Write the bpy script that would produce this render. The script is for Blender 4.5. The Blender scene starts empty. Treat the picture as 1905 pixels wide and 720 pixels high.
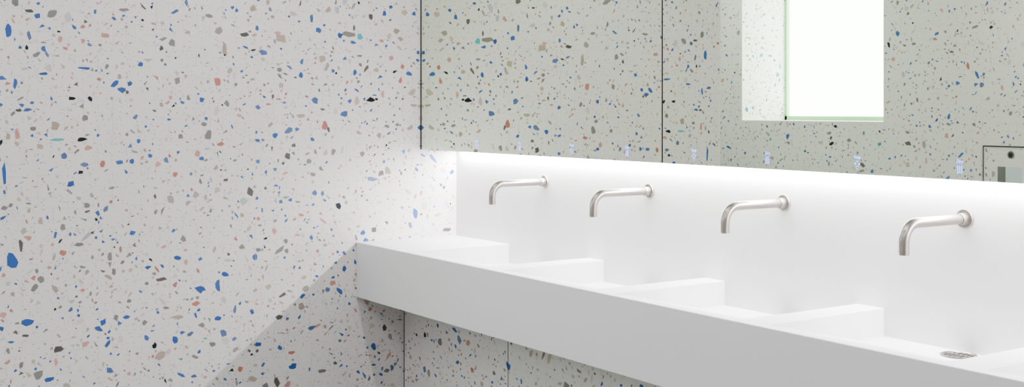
import bpy, bmesh, math, random
from mathutils import Vector, Matrix

sc = bpy.context.scene
sc.view_settings.view_transform = 'AgX'
try: sc.view_settings.look = 'AgX - Medium High Contrast'
except Exception: pass
sc.view_settings.exposure = 0.47

# ------------------------------------------------------------------ helpers
def lin(c):
    return tuple(((x/255)/12.92 if x/255 <= .04045 else (((x/255)+.055)/1.055)**2.4) for x in c)

def new_mat(name):
    m = bpy.data.materials.new(name); m.use_nodes = True
    nt = m.node_tree
    b = nt.nodes['Principled BSDF']
    return m, nt, b

def simple(name, col, rough=.5, metal=0, emit=None, estr=0, spec=.5):
    m, nt, b = new_mat(name)
    b.inputs['Base Color'].default_value = (*col, 1)
    b.inputs['Roughness'].default_value = rough
    b.inputs['Metallic'].default_value = metal
    b.inputs['Specular IOR Level'].default_value = spec
    if emit:
        b.inputs['Emission Color'].default_value = (*emit, 1)
        b.inputs['Emission Strength'].default_value = estr
    return m

def noisy(name, col, rough=.4, metal=0, amt=.03, scale=6, stretch=(1,1,1), rvar=.05, spec=.5):
    m, nt, b = new_mat(name)
    tc = nt.nodes.new('ShaderNodeTexCoord'); mp = nt.nodes.new('ShaderNodeMapping')
    mp.inputs['Scale'].default_value = stretch
    n = nt.nodes.new('ShaderNodeTexNoise'); n.inputs['Scale'].default_value = scale
    n.inputs['Detail'].default_value = 4
    nt.links.new(tc.outputs['Object'], mp.inputs['Vector']); nt.links.new(mp.outputs[0], n.inputs['Vector'])
    r = nt.nodes.new('ShaderNodeMapRange')
    r.inputs['To Min'].default_value = 1-amt; r.inputs['To Max'].default_value = 1+amt
    nt.links.new(n.outputs['Fac'], r.inputs['Value'])
    mul = nt.nodes.new('ShaderNodeVectorMath'); mul.operation = 'SCALE'
    mul.inputs[0].default_value = col
    nt.links.new(r.outputs[0], mul.inputs['Scale'])
    nt.links.new(mul.outputs[0], b.inputs['Base Color'])
    r2 = nt.nodes.new('ShaderNodeMapRange')
    r2.inputs['To Min'].default_value = rough-rvar; r2.inputs['To Max'].default_value = rough+rvar
    nt.links.new(n.outputs['Fac'], r2.inputs['Value']); nt.links.new(r2.outputs[0], b.inputs['Roughness'])
    b.inputs['Metallic'].default_value = metal
    b.inputs['Specular IOR Level'].default_value = spec
    return m

# terrazzo binder : off white with faint hairline grid and tiny specks
def terrazzo_matrix():
    m, nt, b = new_mat('terrazzo_binder')
    N = nt.nodes.new; L = nt.links.new
    tc = N('ShaderNodeTexCoord')
    n = N('ShaderNodeTexNoise'); n.inputs['Scale'].default_value = 3.0; n.inputs['Detail'].default_value = 5
    L(tc.outputs['Object'], n.inputs['Vector'])
    cr = N('ShaderNodeMix'); cr.data_type = 'RGBA'
    cr.inputs['A'].default_value = (*lin((232,229,228)), 1); cr.inputs['B'].default_value = (*lin((239,236,235)), 1)
    L(n.outputs['Fac'], cr.inputs['Factor'])
    last = cr.outputs['Result']
    # specks
    for sc_, thr, col in ((120, .20, (176,172,170)), (80, .16, (130,142,172)), (60,.15,(200,186,178))):
        v = N('ShaderNodeTexVoronoi'); v.inputs['Scale'].default_value = sc_
        L(tc.outputs['Object'], v.inputs['Vector'])
        sep = N('ShaderNodeSeparateColor'); L(v.outputs['Color'], sep.inputs[0])
        g = N('ShaderNodeMath'); g.operation = 'GREATER_THAN'; g.inputs[1].default_value = .94; L(sep.outputs[0], g.inputs[0])
        d = N('ShaderNodeMath'); d.operation = 'LESS_THAN'; d.inputs[1].default_value = thr; L(v.outputs['Distance'], d.inputs[0])
        mu = N('ShaderNodeMath'); mu.operation = 'MULTIPLY'; L(g.outputs[0], mu.inputs[0]); L(d.outputs[0], mu.inputs[1])
        mx = N('ShaderNodeMix'); mx.data_type = 'RGBA'; mx.inputs['B'].default_value = (*lin(col), 1)
        L(mu.outputs[0], mx.inputs['Factor']); L(last, mx.inputs['A']); last = mx.outputs['Result']
    # hairlines : thin lines of constant x+y or z, broken up by noise
    sp = N('ShaderNodeSeparateXYZ'); L(tc.outputs['Object'], sp.inputs[0])
    ad = N('ShaderNodeMath'); ad.operation = 'ADD'; L(sp.outputs[0], ad.inputs[0]); L(sp.outputs[1], ad.inputs[1])
    nb = N('ShaderNodeTexNoise'); nb.inputs['Scale'].default_value = 9; L(tc.outputs['Object'], nb.inputs['Vector'])
    for src, per in ((ad.outputs[0], .057), (sp.outputs[2], .043)):
        wob = N('ShaderNodeMath'); wob.operation = 'MULTIPLY_ADD'; wob.inputs[1].default_value = .02
        L(nb.outputs['Fac'], wob.inputs[0]); L(src, wob.inputs[2])
        dv = N('ShaderNodeMath'); dv.operation = 'DIVIDE'; dv.inputs[1].default_value = per; L(wob.outputs[0], dv.inputs[0])
        fr = N('ShaderNodeMath'); fr.operation = 'FRACT'; L(dv.outputs[0], fr.inputs[0])
        lt = N('ShaderNodeMath'); lt.operation = 'LESS_THAN'; lt.inputs[1].default_value = .025; L(fr.outputs[0], lt.inputs[0])
        ns = N('ShaderNodeTexNoise'); ns.inputs['Scale'].default_value = 22; L(tc.outputs['Object'], ns.inputs['Vector'])
        gt = N('ShaderNodeMath'); gt.operation = 'GREATER_THAN'; gt.inputs[1].default_value = .53; L(ns.outputs['Fac'], gt.inputs[0])
        mu = N('ShaderNodeMath'); mu.operation = 'MULTIPLY'; L(lt.outputs[0], mu.inputs[0]); L(gt.outputs[0], mu.inputs[1])
        mu2 = N('ShaderNodeMath'); mu2.operation = 'MULTIPLY'; mu2.inputs[1].default_value = .6; L(mu.outputs[0], mu2.inputs[0])
        mx = N('ShaderNodeMix'); mx.data_type = 'RGBA'; mx.inputs['B'].default_value = (*lin((184,181,178)), 1)
        L(mu2.outputs[0], mx.inputs['Factor']); L(last, mx.inputs['A']); last = mx.outputs['Result']
    L(last, b.inputs['Base Color'])
    b.inputs['Roughness'].default_value = .45
    b.inputs['Specular IOR Level'].default_value = .3
    return m

def chip_mat():
    m, nt, b = new_mat('terrazzo_chips')
    a = nt.nodes.new('ShaderNodeAttribute'); a.attribute_name = 'chip'
    tc = nt.nodes.new('ShaderNodeTexCoord')
    n = nt.nodes.new('ShaderNodeTexNoise'); n.inputs['Scale'].default_value = 120
    nt.links.new(tc.outputs['Object'], n.inputs['Vector'])
    r = nt.nodes.new('ShaderNodeMapRange'); r.inputs['To Min'].default_value = .88; r.inputs['To Max'].default_value = 1.12
    nt.links.new(n.outputs['Fac'], r.inputs['Value'])
    s = nt.nodes.new('ShaderNodeVectorMath'); s.operation = 'SCALE'
    nt.links.new(a.outputs['Color'], s.inputs[0]); nt.links.new(r.outputs[0], s.inputs['Scale'])
    nt.links.new(s.outputs[0], b.inputs['Base Color'])
    b.inputs['Roughness'].default_value = .42
    b.inputs['Specular IOR Level'].default_value = .3
    return m

M_TER = terrazzo_matrix()
M_CHIP = chip_mat()
M_JOINT = simple('joint_grey', lin((222,219,217)), .7)
M_CORIAN = noisy('white_solid_surface', lin((233,233,236)), .42, 0, .008, 4, rvar=.04, spec=.35)
M_SPLASH = noisy('white_backsplash', lin((221,219,219)), .45, 0, .01, 3, rvar=.05, spec=.3)
M_STEEL = noisy('brushed_stainless', lin((168,162,157)), .33, 1, .06, 60, (1,8,1), .06)
M_STEELD = noisy('stainless_grille', lin((140,138,136)), .35, 1, .05, 60)
M_DARK = simple('dark_recess', lin((38,38,38)), .6)
M_ALU = noisy('cabinet_edge', lin((70,78,74)), .4, .3, .03, 10)
M_CAB = noisy('cabinet_body', lin((210,210,208)), .5, 0, .02, 5)
M_MIRROR = simple('mirror_glass', (.81,.87,.755), .008, 1)
M_ICON = simple('icon_light', (.05,.08,.4), .6, emit=(.14,.25,1), estr=3.6)
M_FLOOR = noisy('floor_resin', lin((108,110,105)), .5, 0, .05, 8)
M_CEIL = noisy('ceiling_paint', lin((232,232,230)), .8, 0, .01, 8)
M_WIN = simple('frosted_window_glass', (1,1,1), .4, emit=(.82,1,.85), estr=5.6)
M_WFRAME = simple('window_frame_green_white', lin((172,214,166)), .4)
M_GREY = simple('grey_slot', lin((120,122,122)), .5)
M_STICK = simple('sticker', lin((205,218,226)), .5)

PAL = [((80,112,174), .18), ((110,130,170), .05), ((142,140,140), .145), ((170,164,160), .13),
       ((194,180,168), .11), ((214,209,205), .16), ((208,160,152), .085), ((192,134,126), .04),
       ((112,108,106), .05), ((44,50,58), .02), ((90,170,184), .003), ((188,194,200), .027)]
CB = {'b':(72,106,174), 'B':(96,120,170), 'g':(140,138,136), 't':(182,168,156), 'r':(194,130,120),
      'p':(208,164,158), 'k':(34,40,44), 'c':(84,178,188), 'd':(100,98,96), 'l':(202,199,196)}

class Surf:
    """accumulates one mesh: slabs + embedded chips"""
    def __init__(s): s.v=[]; s.f=[]; s.m=[]; s.c=[]
    def face(s, pts, mat, col=(1,1,1)):
        i = len(s.v); s.v += [tuple(p) for p in pts]; s.f.append(tuple(range(i, i+len(pts)))); s.m.append(mat); s.c.append(col)
    def box(s, a, b, mat=0):
        x0,y0,z0=a; x1,y1,z1=b
        i=len(s.v)
        s.v += [(x0,y0,z0),(x1,y0,z0),(x1,y1,z0),(x0,y1,z0),(x0,y0,z1),(x1,y0,z1),(x1,y1,z1),(x0,y1,z1)]
        for q in ((3,2,1,0),(4,5,6,7),(0,1,5,4),(1,2,6,5),(2,3,7,6),(3,0,4,7)):
            s.f.append(tuple(i+k for k in q)); s.m.append(mat); s.c.append((1,1,1))
    def chips(s, O, U, V, w, h, seed, dens=620, holes=(), fixed=()):
        O=Vector(O); U=Vector(U); V=Vector(V); N=U.cross(V)
        rnd = random.Random(seed)
        cell=.045; grid={}
        def ok(x,y,r):
            gx,gy=int(x/cell),int(y/cell)
            for a in range(gx-1,gx+2):
                for b in range(gy-1,gy+2):
                    for (X,Y,R) in grid.get((a,b),()):
                        if (X-x)**2+(Y-y)**2 < (R+r)**2*.95: return False
            return True
        def put(x,y,rx,ry,ang,col,big=False):
            R=max(rx,ry)
            if x-R<.001 or y-R<.001 or x+R>w-.001 or y+R>h-.001: return
            grid.setdefault((int(x/cell),int(y/cell)),[]).append((x,y,(rx+ry)/2))
            n = rnd.choice((5,6,7,8)) if big else rnd.choice((3,4,4,5,5,6))
            off=rnd.random()*6.28; pts=[]
            for k in range(n):
                a = off+6.283*(k+rnd.uniform(-.36,.36))/n
                rr = rnd.uniform(.66,1.2)
                if n==3: rr*=1.15
                px,py = rx*rr*math.cos(a), ry*rr*math.sin(a)
                pts.append((x+px*math.cos(ang)-py*math.sin(ang), y+px*math.sin(ang)+py*math.cos(ang)))
            j=rnd.uniform(.9,1.1)
            c=tuple(min(1,q*j*rnd.uniform(.96,1.04)) for q in lin(col))
            s.face([O+U*a+V*b+N*.0004 for a,b in pts], 1, c)
        for (x,y,rx,ry,ang,col) in fixed:
            put(x,y,rx,ry,ang,col,big=True)
        cnt=int(w*h*dens)
        for _ in range(cnt):
            x=rnd.uniform(0,w); y=rnd.uniform(0,h)
            q = math.sin(x*7+seed)*math.sin(y*6+2*seed)+.6*math.sin(x*17+3)*math.sin(y*15+1)
            if q < rnd.uniform(-2.6,.3): continue
            r = min(.019, .0074*math.exp(rnd.gauss(0,.42)))
            asp = rnd.choice((1,1.2,1.5,2,2.8))
            rx=r*math.sqrt(asp); ry=r/math.sqrt(asp)
            if any(a-rx<x<b+rx and c-rx<y<d+rx for a,b,c,d in holes): continue
            if not ok(x,y,(rx+ry)/2): continue
            t=rnd.random(); acc=0
            for col,wt in PAL:
                acc+=wt
                if t<acc: break
            put(x,y,rx,ry,rnd.random()*3.14,col,big=r>.013)
    def build(s, name, mats):
        me=bpy.data.meshes.new(name); me.from_pydata(s.v,[],s.f)
        for m in mats: me.materials.append(m)
        me.polygons.foreach_set('material_index', s.m)
        at=me.color_attributes.new('chip','FLOAT_COLOR','CORNER')
        buf=[]
        for p,c in zip(me.polygons,s.c): buf += [c[0],c[1],c[2],1.0]*p.loop_total
        at.data.foreach_set('color', buf)
        me.update()
        o=bpy.data.objects.new(name,me); sc.collection.objects.link(o)
        return o
TM=[M_TER,M_CHIP,M_JOINT]

def link_mesh(name, bm, mats, smooth=True, bevel=None, parent=None):
    me=bpy.data.meshes.new(name); bm.to_mesh(me); bm.free()
    for m in mats: me.materials.append(m)
    if smooth:
        for p in me.polygons: p.use_smooth=True
        try: me.set_sharp_from_angle(angle=math.radians(35))
        except Exception: pass
    o=bpy.data.objects.new(name,me); sc.collection.objects.link(o)
    if bevel:
        b=o.modifiers.new('bevel','BEVEL'); b.width=bevel; b.segments=3; b.limit_method='ANGLE'
        b.harden_normals=False
    if parent: o.parent=parent
    return o

def bm_box(bm,a,b,mat=0):
    vs=[bm.verts.new((x,y,z)) for x in (a[0],b[0]) for y in (a[1],b[1]) for z in (a[2],b[2])]
    for q in ((0,1,3,2),(4,6,7,5),(0,4,5,1),(2,3,7,6),(0,2,6,4),(1,5,7,3)):
        f=bm.faces.new([vs[i] for i in q]); f.material_index=mat

def area(name, loc, sx, sy, L, col, parent):
    ld=bpy.data.lights.new(name,'AREA'); ld.shape='RECTANGLE'; ld.size=sx; ld.size_y=sy
    ld.energy=L*math.pi*sx*sy; ld.color=col
    o=bpy.data.objects.new(name,ld); sc.collection.objects.link(o); o.location=loc; o.parent=parent
    return o

# ------------------------------------------------------------------ dimensions (metres)
XR=6.8            # right end wall
YO=-3.6           # opposite wall
HC=2.8            # ceiling
YE=-2.11          # end of left wall (corridor corner)
XC=-2.8           # corridor end
YM=-.194          # mirror front plane
ZM=1.264          # mirror bottom
CAM=(4.79,-2.9,1.45); F=2183; HY=204
vx,vy=-.830,.558

def wall_pt(px,py):       # survey of the large chips on the left wall plane X=0 -> (y,z)
    t=(px-952.5)/F; dx=vx+t*.558; dy=vy+t*.830
    s=-CAM[0]/dx
    return CAM[1]+s*dy, CAM[2]-(py-HY)/F*s, s, 1/(.83-.558*t)

big=[(15,57,12,28,'b'),(8,322,8,50,'b'),(133,342,18,14,'b'),(105,260,34,5,'c'),(152,259,18,9,'k'),(80,137,18,7,'b'),
(405,152,18,18,'r'),(247,433,13,12,'b'),(22,485,20,28,'b'),(50,599,28,16,'b'),(276,497,14,9,'b'),(72,697,20,18,'g'),(92,706,20,10,'b'),
(375,186,11,14,'b'),(545,681,16,10,'b'),(670,68,12,12,'c'),(158,220,14,12,'g'),(191,305,10,16,'r'),(604,232,12,18,'r'),
(586,186,12,16,'B'),(512,252,10,10,'b'),(841,320,8,10,'b'),(299,662,22,16,'t'),(288,643,9,12,'k'),(325,632,14,14,'b'),
(372,538,20,14,'b'),(196,66,16,14,'p'),(76,520,16,14,'g'),(204,478,10,20,'g'),(388,251,14,18,'g'),(102,234,18,22,'t'),
(737,58,14,12,'t'),(712,175,10,14,'p'),(406,592,14,10,'b'),(543,656,16,8,'r'),(565,516,14,8,'p'),(446,687,12,14,'r'),
(465,356,14,18,'d'),(134,183,16,8,'k'),(212,506,8,18,'g'),(418,91,9,26,'t'),(455,64,22,9,'d'),(517,62,14,10,'p'),
(523,71,22,16,'t'),(490,98,16,10,'B'),(580,34,7,16,'B'),(648,63,26,12,'g'),(690,32,10,14,'d'),(745,72,10,10,'t'),
(632,65,10,12,'b'),(715,25,8,10,'b'),(770,25,8,10,'b'),(728,108,9,10,'p'),(690,185,16,8,'k'),(640,212,14,14,'B'),
(330,150,12,14,'g'),(300,195,10,10,'t'),(155,127,26,6,'b'),(125,32,16,20,'l'),(55,20,16,7,'d'),(230,18,20,8,'g'),
(20,382,10,10,'g'),(52,443,16,9,'p'),(75,412,12,14,'t'),(120,290,12,14,'B'),(258,262,10,10,'b'),(245,300,12,10,'b'),
(325,325,12,12,'r'),(375,295,9,8,'b'),(410,268,16,10,'r'),(420,335,10,8,'d'),(450,400,9,10,'t'),(540,372,10,7,'b'),
(148,455,18,9,'g'),(118,470,14,12,'r'),(330,480,14,9,'b'),(300,520,22,8,'d'),(326,530,10,12,'r'),(240,560,12,12,'g'),
(192,600,14,14,'b'),(110,650,22,14,'d'),(160,640,16,12,'p'),(205,690,18,12,'B'),(235,590,18,8,'b'),(330,590,22,9,'t'),
(365,565,18,9,'r'),(395,640,12,12,'g'),(360,700,14,9,'B'),(520,590,22,9,'d'),(580,610,16,9,'B'),(560,570,14,14,'t'),
(600,690,18,9,'g'),(480,640,16,9,'b'),(470,705,18,12,'t'),(640,500,8,16,'b'),(420,510,14,9,'b'),(450,460,12,10,'g'),
(510,430,9,12,'p'),(560,400,12,8,'r'),(600,360,8,12,'B'),(695,645,10,14,'b'),(720,690,12,9,'g'),(715,610,9,12,'d'),
(28,155,8,20,'b'),(35,205,12,8,'d'),(62,240,14,10,'g'),(15,255,10,16,'t'),(300,90,9,14,'d'),(262,120,12,9,'b'),
(350,60,12,10,'t'),(390,30,16,9,'g'),(440,20,9,9,'b'),(470,15,16,14,'t'),(545,25,16,9,'l'),(610,18,12,12,'p'),
(560,140,9,12,'b'),(520,130,14,9,'g'),(600,110,16,14,'t'),(660,135,9,14,'b'),(700,130,12,9,'t'),(745,150,8,16,'r'),
(480,200,10,10,'B'),(445,215,12,8,'p'),(560,215,16,9,'t'),(535,290,12,14,'d'),(480,300,9,9,'b'),(575,300,12,9,'g')]
rb=random.Random(5)
fixed=[]
for px,py,w_,h_,c in big:
    y,z,s,fs=wall_pt(px,py)
    k=s/F
    fixed.append((y-YE, z, w_/2*k*fs, h_/2*k, rb.uniform(-.3,.3) if abs(w_-h_)<9 else rb.uniform(-.06,.06), CB[c]))

# ------------------------------------------------------------------ room shell
DN=1120
S=Surf(); S.box((-.18,YE,0),(0,.15,HC))
S.chips((0,YE,0),(0,1,0),(0,0,1),-YE,HC,11,dens=DN,fixed=fixed)
# panel joint
S.box((0,-1.0064,0),(.0005,-1.0056,HC),2)
S.build('wall_left',TM)

S=Surf(); S.box((XC,YE,0),(-.18,YE+.15,HC)); S.chips((XC,YE,0),(1,0,0),(0,0,1),-XC,HC,21,dens=900); S.build('wall_corridor',TM)
S=Surf(); S.box((XC-.15,YO,0),(XC,YE+.15,HC)); S.chips((XC,YO,0),(0,1,0),(0,0,1),YE-YO,HC,22,dens=900); S.build('wall_corridor_end',TM)
S=Surf(); S.box((XR,YO,0),(XR+.15,0,HC)); S.chips((XR,0,0),(0,-1,0),(0,0,1),-YO,HC,23,dens=700); S.build('wall_right',TM)

# opposite wall with deep window niche
WX0,WX1,WZ0,WZ1,WY=-1.32,-.076,1.373,2.5,-4.07
S=Surf()
T=YO-.6
S.box((XC,T,0),(XR,YO,WZ0)); S.box((XC,T,WZ1),(XR,YO,HC))
S.box((XC,T,WZ0),(WX0,YO,WZ1)); S.box((WX1,T,WZ0),(XR,YO,WZ1))
u=lambda x: XR-x
PX0,PX1,PZ0,PZ1=.64,1.12,.45,1.241
S.chips((XR,YO,0),(-1,0,0),(0,0,1),XR-XC,HC,31,dens=DN,holes=[(u(WX1),u(WX0),WZ0,WZ1),(u(PX1),u(PX0),PZ0,PZ1)])
S.chips((WX0,WY,WZ0),(0,1,0),(0,0,1),YO-WY,WZ1-WZ0,32,dens=1500)
S.chips((WX1,YO,WZ0),(0,-1,0),(0,0,1),YO-WY,WZ1-WZ0,33,dens=1500)
S.chips((WX0,WY,WZ0),(1,0,0),(0,1,0),WX1-WX0,YO-WY,34,dens=1500)
for xj in (-2.2,2.0,3.7,5.4): S.box((xj,YO,0),(xj+.0012,YO+.0006,HC),2)
S.build('wall_opposite',TM)

bm=bmesh.new()
bm_box(bm,(WX0,T+.02,WZ0),(WX1,WY,WZ1),0)
for a,b in (((WX0,WY,WZ0),(WX1,WY+.03,WZ0+.03)),((WX0,WY,WZ1-.03),(WX1,WY+.03,WZ1)),((WX0,WY,WZ0),(WX0+.02,WY+.03,WZ1)),((WX1-.02,WY,WZ0),(WX1,WY+.03,WZ1))):
    bm_box(bm,a,b,1)
link_mesh('window_1',bm,[M_WIN,M_WFRAME],smooth=False)

bm=bmesh.new(); bm_box(bm,(0,0,0),(XR,.15,HC)); link_mesh('wall_back',bm,[M_SPLASH],smooth=False)
bm=bmesh.new(); bm_box(bm,(XC-.15,T,-.1),(XR+.15,.15,0)); link_mesh('floor',bm,[M_FLOOR],smooth=False)
bm=bmesh.new(); bm_box(bm,(XC-.15,T,HC),(XR+.15,.15,HC+.1)); link_mesh('ceiling',bm,[M_CEIL],smooth=False)

# access panel (towel / waste unit) on the opposite wall
S=Surf()
S.box((PX0+.004,YO+.0005,PZ0+.004),(PX1-.004,YO+.008,PZ1-.004),0)
S.chips((PX1-.004,YO+.008,PZ0+.004),(-1,0,0),(0,0,1),PX1-PX0-.008,PZ1-PZ0-.008,41,dens=900,holes=[(PX1-.89,PX1-.73,.56,.76)])
for a,b in (((PX0,YO,PZ1-.006),(PX1,YO+.012,PZ1)),((PX0,YO,PZ0),(PX1,YO+.012,PZ0+.006)),((PX0,YO,PZ0),(PX0+.004,YO+.012,PZ1)),((PX1-.004,YO,PZ0),(PX1,YO+.012,PZ1))):
    S.box(a,b,3)
S.box((.736,YO+.008,1.030),(.784,YO+.012,1.122),4)
S.box((.792,YO+.008,1.030),(.885,YO+.0095,1.122),5)
n=20; cx,cz=.819,1.192
for r,off,mt in ((.022,.011,4),(.014,.0125,3)):
    S.face([(cx-r*math.cos(6.2832*k/n),YO+off,cz+r*math.sin(6.2832*k/n)) for k in range(n)],mt)
S.build('access_panel',[M_TER,M_CHIP,M_JOINT,M_DARK,M_GREY,M_STICK])

# ------------------------------------------------------------------ vanity cladding under counter
S=Surf(); S.box((0,-.282,0),(XR,-.02,.6))
S.chips((0,-.282,0),(1,0,0),(0,0,1),XR,.6,51,dens=1400)
for xj in (.866,2.57,4.27,5.97): S.box((xj,-.2828,0),(xj+.003,-.282,.6),3)
S.box((0,-.2832,0),(.004,-.282,.6),3)
S.build('vanity_base',[M_TER,M_CHIP,M_JOINT,M_DARK])

# ------------------------------------------------------------------ trough counter
ZT,ZB,YF=.852,.604,-.527
LIP,FLAT,ZF=-.497,-.12,.768
bm=bmesh.new()
def quad(*p): bm.faces.new([bm.verts.new(q) for q in p])
xs=[(0,.452,False)]; x=.452
while x+.575<XR-.1:
    xs.append((x,x+.575,True)); nx=min(x+.677,XR)
    xs.append((x+.575,nx,False)); x=nx
if x<XR: xs.append((x,XR,False))
for a,b,basin in xs:
    quad((a,YF,ZB),(b,YF,ZB),(b,YF,ZT),(a,YF,ZT))
    quad((a,YF,ZT),(b,YF,ZT),(b,LIP,ZT),(a,LIP,ZT))
    quad((a,YF,ZB),(a,0,ZB),(b,0,ZB),(b,YF,ZB))
    if basin:
        quad((a,LIP,ZT),(b,LIP,ZT),(b,FLAT,ZF),(a,FLAT,ZF))
        quad((a,FLAT,ZF),(b,FLAT,ZF),(b,0,ZF),(a,0,ZF))
        quad((a,LIP,ZT),(a,FLAT,ZF),(a,0,ZF),(a,0,ZT))
        quad((b,LIP,ZT),(b,0,ZT),(b,0,ZF),(b,FLAT,ZF))
    else:
        quad((a,LIP,ZT),(b,LIP,ZT),(b,0,ZT),(a,0,ZT))
quad((0,YF,ZB),(0,YF,ZT),(0,0,ZT),(0,0,ZB)); quad((XR,YF,ZB),(XR,0,ZB),(XR,0,ZT),(XR,YF,ZT))
bmesh.ops.remove_doubles(bm,verts=bm.verts,dist=1e-5)
link_mesh('trough_sink_counter',bm,[M_CORIAN],smooth=True,bevel=.0025)

# ------------------------------------------------------------------ faucets and drains
def faucet(x):
    bm=bmesh.new()
    z0=1.143; R=.0142; L=.268; BR=.052; drop=.078
    path=[((0,z0),(-1,0)),((-(L-BR),z0),(-1,0))]
    for k in range(1,15):
        a=math.pi/2*k/14
        path.append(((-(L-BR)-BR*math.sin(a), z0-BR+BR*math.cos(a)),(-math.cos(a),-math.sin(a))))
    path.append(((-L,z0-drop),(0,-1)))
    n=32
    def ring(c,t,r):
        ny,nz=-t[1],t[0]
        return [bm.verts.new((x+r*math.cos(6.2832*k/n), c[0]+r*math.sin(6.2832*k/n)*ny, c[1]+r*math.sin(6.2832*k/n)*nz)) for k in range(n)]
    def bridge(a,b,mat=0):
        for k in range(n):
            f=bm.faces.new((a[k],a[(k+1)%n],b[(k+1)%n],b[k])); f.material_index=mat
    rings=[ring(c,t,R) for c,t in path]
    for a,b in zip(rings,rings[1:]): bridge(a,b)
    e=(-L,z0-drop); t=(0,-1)
    prof=[(R-.0012,0),(R-.0012,-.0015),(R-.0004,-.0015),(R-.0004,-.006),(R-.003,-.006),(R-.003,.004)]
    prev=rings[-1]
    for r,dz in prof:
        q=ring((e[0],e[1]+dz),t,r); bridge(prev,q); prev=q
    f=bm.faces.new(prev); f.material_index=1
    prev=None
    for r,y in ((.028,0),(.028,-.005),(.0268,-.0075),(.0250,-.008),(.0245,-.0072),(.0175,-.0072),(.0170,-.010),(.0170,-.026),(.0163,-.0275),(R,-.0275)):
        q=ring((y,z0),(-1,0),r)
        if prev: bridge(prev,q)
        prev=q
    bmesh.ops.recalc_face_normals(bm,faces=bm.faces)
    return link_mesh('wall_faucet',bm,[M_STEEL,M_DARK])

def drain(x):
    bm=bmesh.new(); n=40; c=(x,-.056); z=ZF+.0003
    def ring(r,dz): return [bm.verts.new((c[0]+r*math.cos(6.2832*k/n),c[1]+r*math.sin(6.2832*k/n),z+dz)) for k in range(n)]
    prev=None
    for r,dz,mt in ((.050,0,0),(.049,.003,0),(.042,.0035,0),(.039,.001,0),(.036,.0006,1)):
        q=ring(r,dz)
        if prev:
            for k in range(n):
                f=bm.faces.new((prev[k],prev[(k+1)%n],q[(k+1)%n],q[k])); f.material_index=mt
        prev=q
    f=bm.faces.new(prev); f.material_index=1
    # raised strainer bars crossing inside the ring
    r=.036
    for i in range(-2,3):
        h=math.sqrt(r*r-(i*.014)**2)
        bm_box(bm,(c[0]+i*.014-.003,c[1]-h,z+.0007),(c[0]+i*.014+.003,c[1]+h,z+.0022),0)
    bm_box(bm,(c[0]-r,c[1]-.004,z+.0008),(c[0]+r,c[1]+.004,z+.0024),0)
    return link_mesh('sink_drain',bm,[M_STEELD,M_DARK],smooth=False)

k=0
for a,b,basin in xs:
    if basin:
        faucet(.728+.678*k); drain((a+b)/2+.01); k+=1

# ------------------------------------------------------------------ mirror cabinets with lit icons
def text_mesh(txt,size):
    cu=bpy.data.curves.new('t','FONT'); cu.body=txt; cu.size=size; cu.align_x='CENTER'; cu.extrude=0; cu.offset=size*.008
    o=bpy.data.objects.new('t',cu); sc.collection.objects.link(o)
    bpy.context.view_layer.update()
    dg=bpy.context.evaluated_depsgraph_get()
    me=bpy.data.meshes.new_from_object(o.evaluated_get(dg))
    bpy.data.objects.remove(o); return me

def icon(kind,x,parent):
    bm=bmesh.new()
    me=text_mesh('Soap' if kind=='soap' else 'Dry', .0125)
    bm.from_mesh(me)
    yi=YM-.0003
    for v in bm.verts: v.co=Vector((x+v.co.x, yi, 1.3095+v.co.y))
    def disc(cx,cz,r):
        bm.faces.new([bm.verts.new((cx+r*math.cos(6.2832*k/14),yi,cz+r*math.sin(6.2832*k/14))) for k in range(14)])
    if kind=='soap':
        for dx,dz,r in ((0,.0085,.0024),(-.0076,.002,.0027),(.0076,.002,.0027),(-.0035,-.006,.0018),(.0035,-.006,.0018),(0,-.0118,.0020)):
            disc(x+dx,1.2925+dz,r)
    else:
        for i in (-1,0,1):
            pts=[]
            for s in (1,-1):
                rng=range(0,9) if s==1 else range(8,-1,-1)
                for q in rng:
                    zz=1.3025-.0215*q/8; xx=x+i*.0062+.0008*math.sin(q*1.57)
                    pts.append((xx+s*.0009,yi,zz))
            bm.faces.new([bm.verts.new(p) for p in pts])
    link_mesh('icon_'+kind,bm,[M_ICON],smooth=False,parent=parent)

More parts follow.
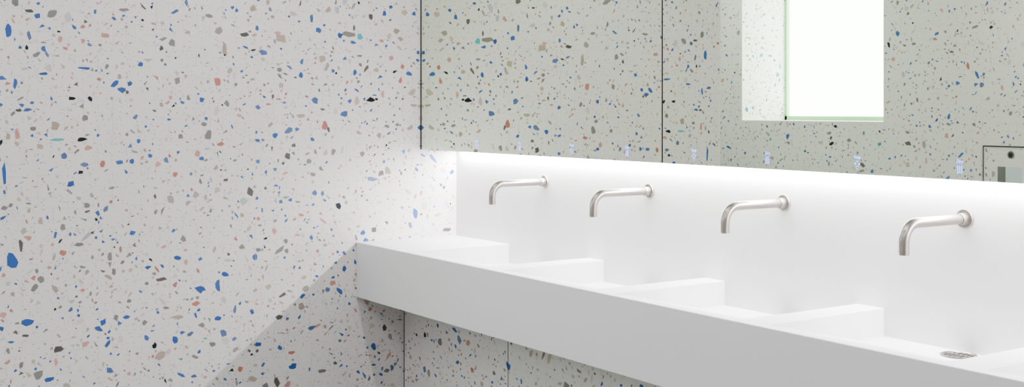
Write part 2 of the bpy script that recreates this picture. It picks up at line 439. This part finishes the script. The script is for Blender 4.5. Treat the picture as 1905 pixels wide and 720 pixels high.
ZMT=2.55
soap=[.492+.684*i for i in range(9)]; dry=[.822+.6863*i for i in range(9)]
for p in range(4):
    e=bpy.data.objects.new('mirror_cabinet',None); sc.collection.objects.link(e)
    a=p*1.7+(.006 if p==0 else .003); b=(p+1)*1.7-.003
    bm=bmesh.new(); bm_box(bm,(a+.002,YM+.007,ZM+.002),(b-.002,0,ZMT)); link_mesh('body',bm,[M_CAB],smooth=False,parent=e)
    bm=bmesh.new(); bm_box(bm,(a,YM,ZM),(b,YM+.006,ZMT),1)
    for f in bm.faces:
        f.normal_update()
        if f.normal.y<-.9 or (abs(f.normal.y)>.9 and f.calc_center_median().y<YM+.001): f.material_index=0
    link_mesh('mirror',bm,[M_MIRROR,M_ALU],smooth=False,parent=e)
    bm=bmesh.new(); bm_box(bm,((p+1)*1.7-.0045,YM+.002,ZM),((p+1)*1.7-.0005,YM+.012,ZMT))
    if p==0: bm_box(bm,(.0008,YM-.002,ZM),(.0058,YM+.012,ZMT))
    link_mesh('gasket',bm,[M_DARK],smooth=False,parent=e)
    for X in soap:
        if a+.03<X<b-.03: icon('soap',X,e)
    for X in dry:
        if a+.03<X<b-.03: icon('dry',X,e)

# LED strip under the cabinets (housing + light)
bm=bmesh.new()
bm_box(bm,(.004,-.026,ZM-.002),(XR-.004,-.001,ZM+.0015),0)
o=link_mesh('led_light_strip',bm,[M_CAB],smooth=False)
area('led_tape',(XR/2,-.0125,ZM-.003),XR-.10,.016,185,(1,.98,.97),o)

# ceiling linear lamp
bm=bmesh.new(); bm_box(bm,(.15,-1.065,HC-.03),(XR-.3,-.975,HC),0)
o=link_mesh('ceiling_linear_lamp',bm,[M_CAB],smooth=False)
area('lamp_tube',((.15+XR-.3)/2,-1.02,HC-.031),XR-.48,.07,19,(1,.98,.97),o)

# soft fill panels added under the ceiling to brighten the opposite wall
for x0,x1,y0,y1 in ((1.0,2.2,-3.3,-2.1),(3.4,4.6,-3.3,-2.1),(-1.6,-.6,-3.4,-2.4)):
    bm=bmesh.new(); bm_box(bm,(x0,y0,HC-.02),(x1,y1,HC),0)
    o=link_mesh('ceiling_fill_panel',bm,[M_CAB],smooth=False)
    area('panel_fill_light',((x0+x1)/2,(y0+y1)/2,HC-.021),x1-x0-.04,y1-y0-.04,3.5,(.98,.98,1),o)

w=bpy.data.worlds.new('World'); sc.world=w; w.use_nodes=True
w.node_tree.nodes['Background'].inputs[0].default_value=(.8,.85,.9,1)
w.node_tree.nodes['Background'].inputs[1].default_value=.3

# ------------------------------------------------------------------ camera
cd=bpy.data.cameras.new('camera'); cam=bpy.data.objects.new('camera',cd); sc.collection.objects.link(cam)
cam.location=CAM; cam.rotation_euler=(math.pi/2,0,math.atan2(.830,.558))
cd.sensor_width=36; cd.lens=36*F/1905; cd.shift_y=-(360-HY)/1905; cd.clip_start=.05
sc.camera=cam
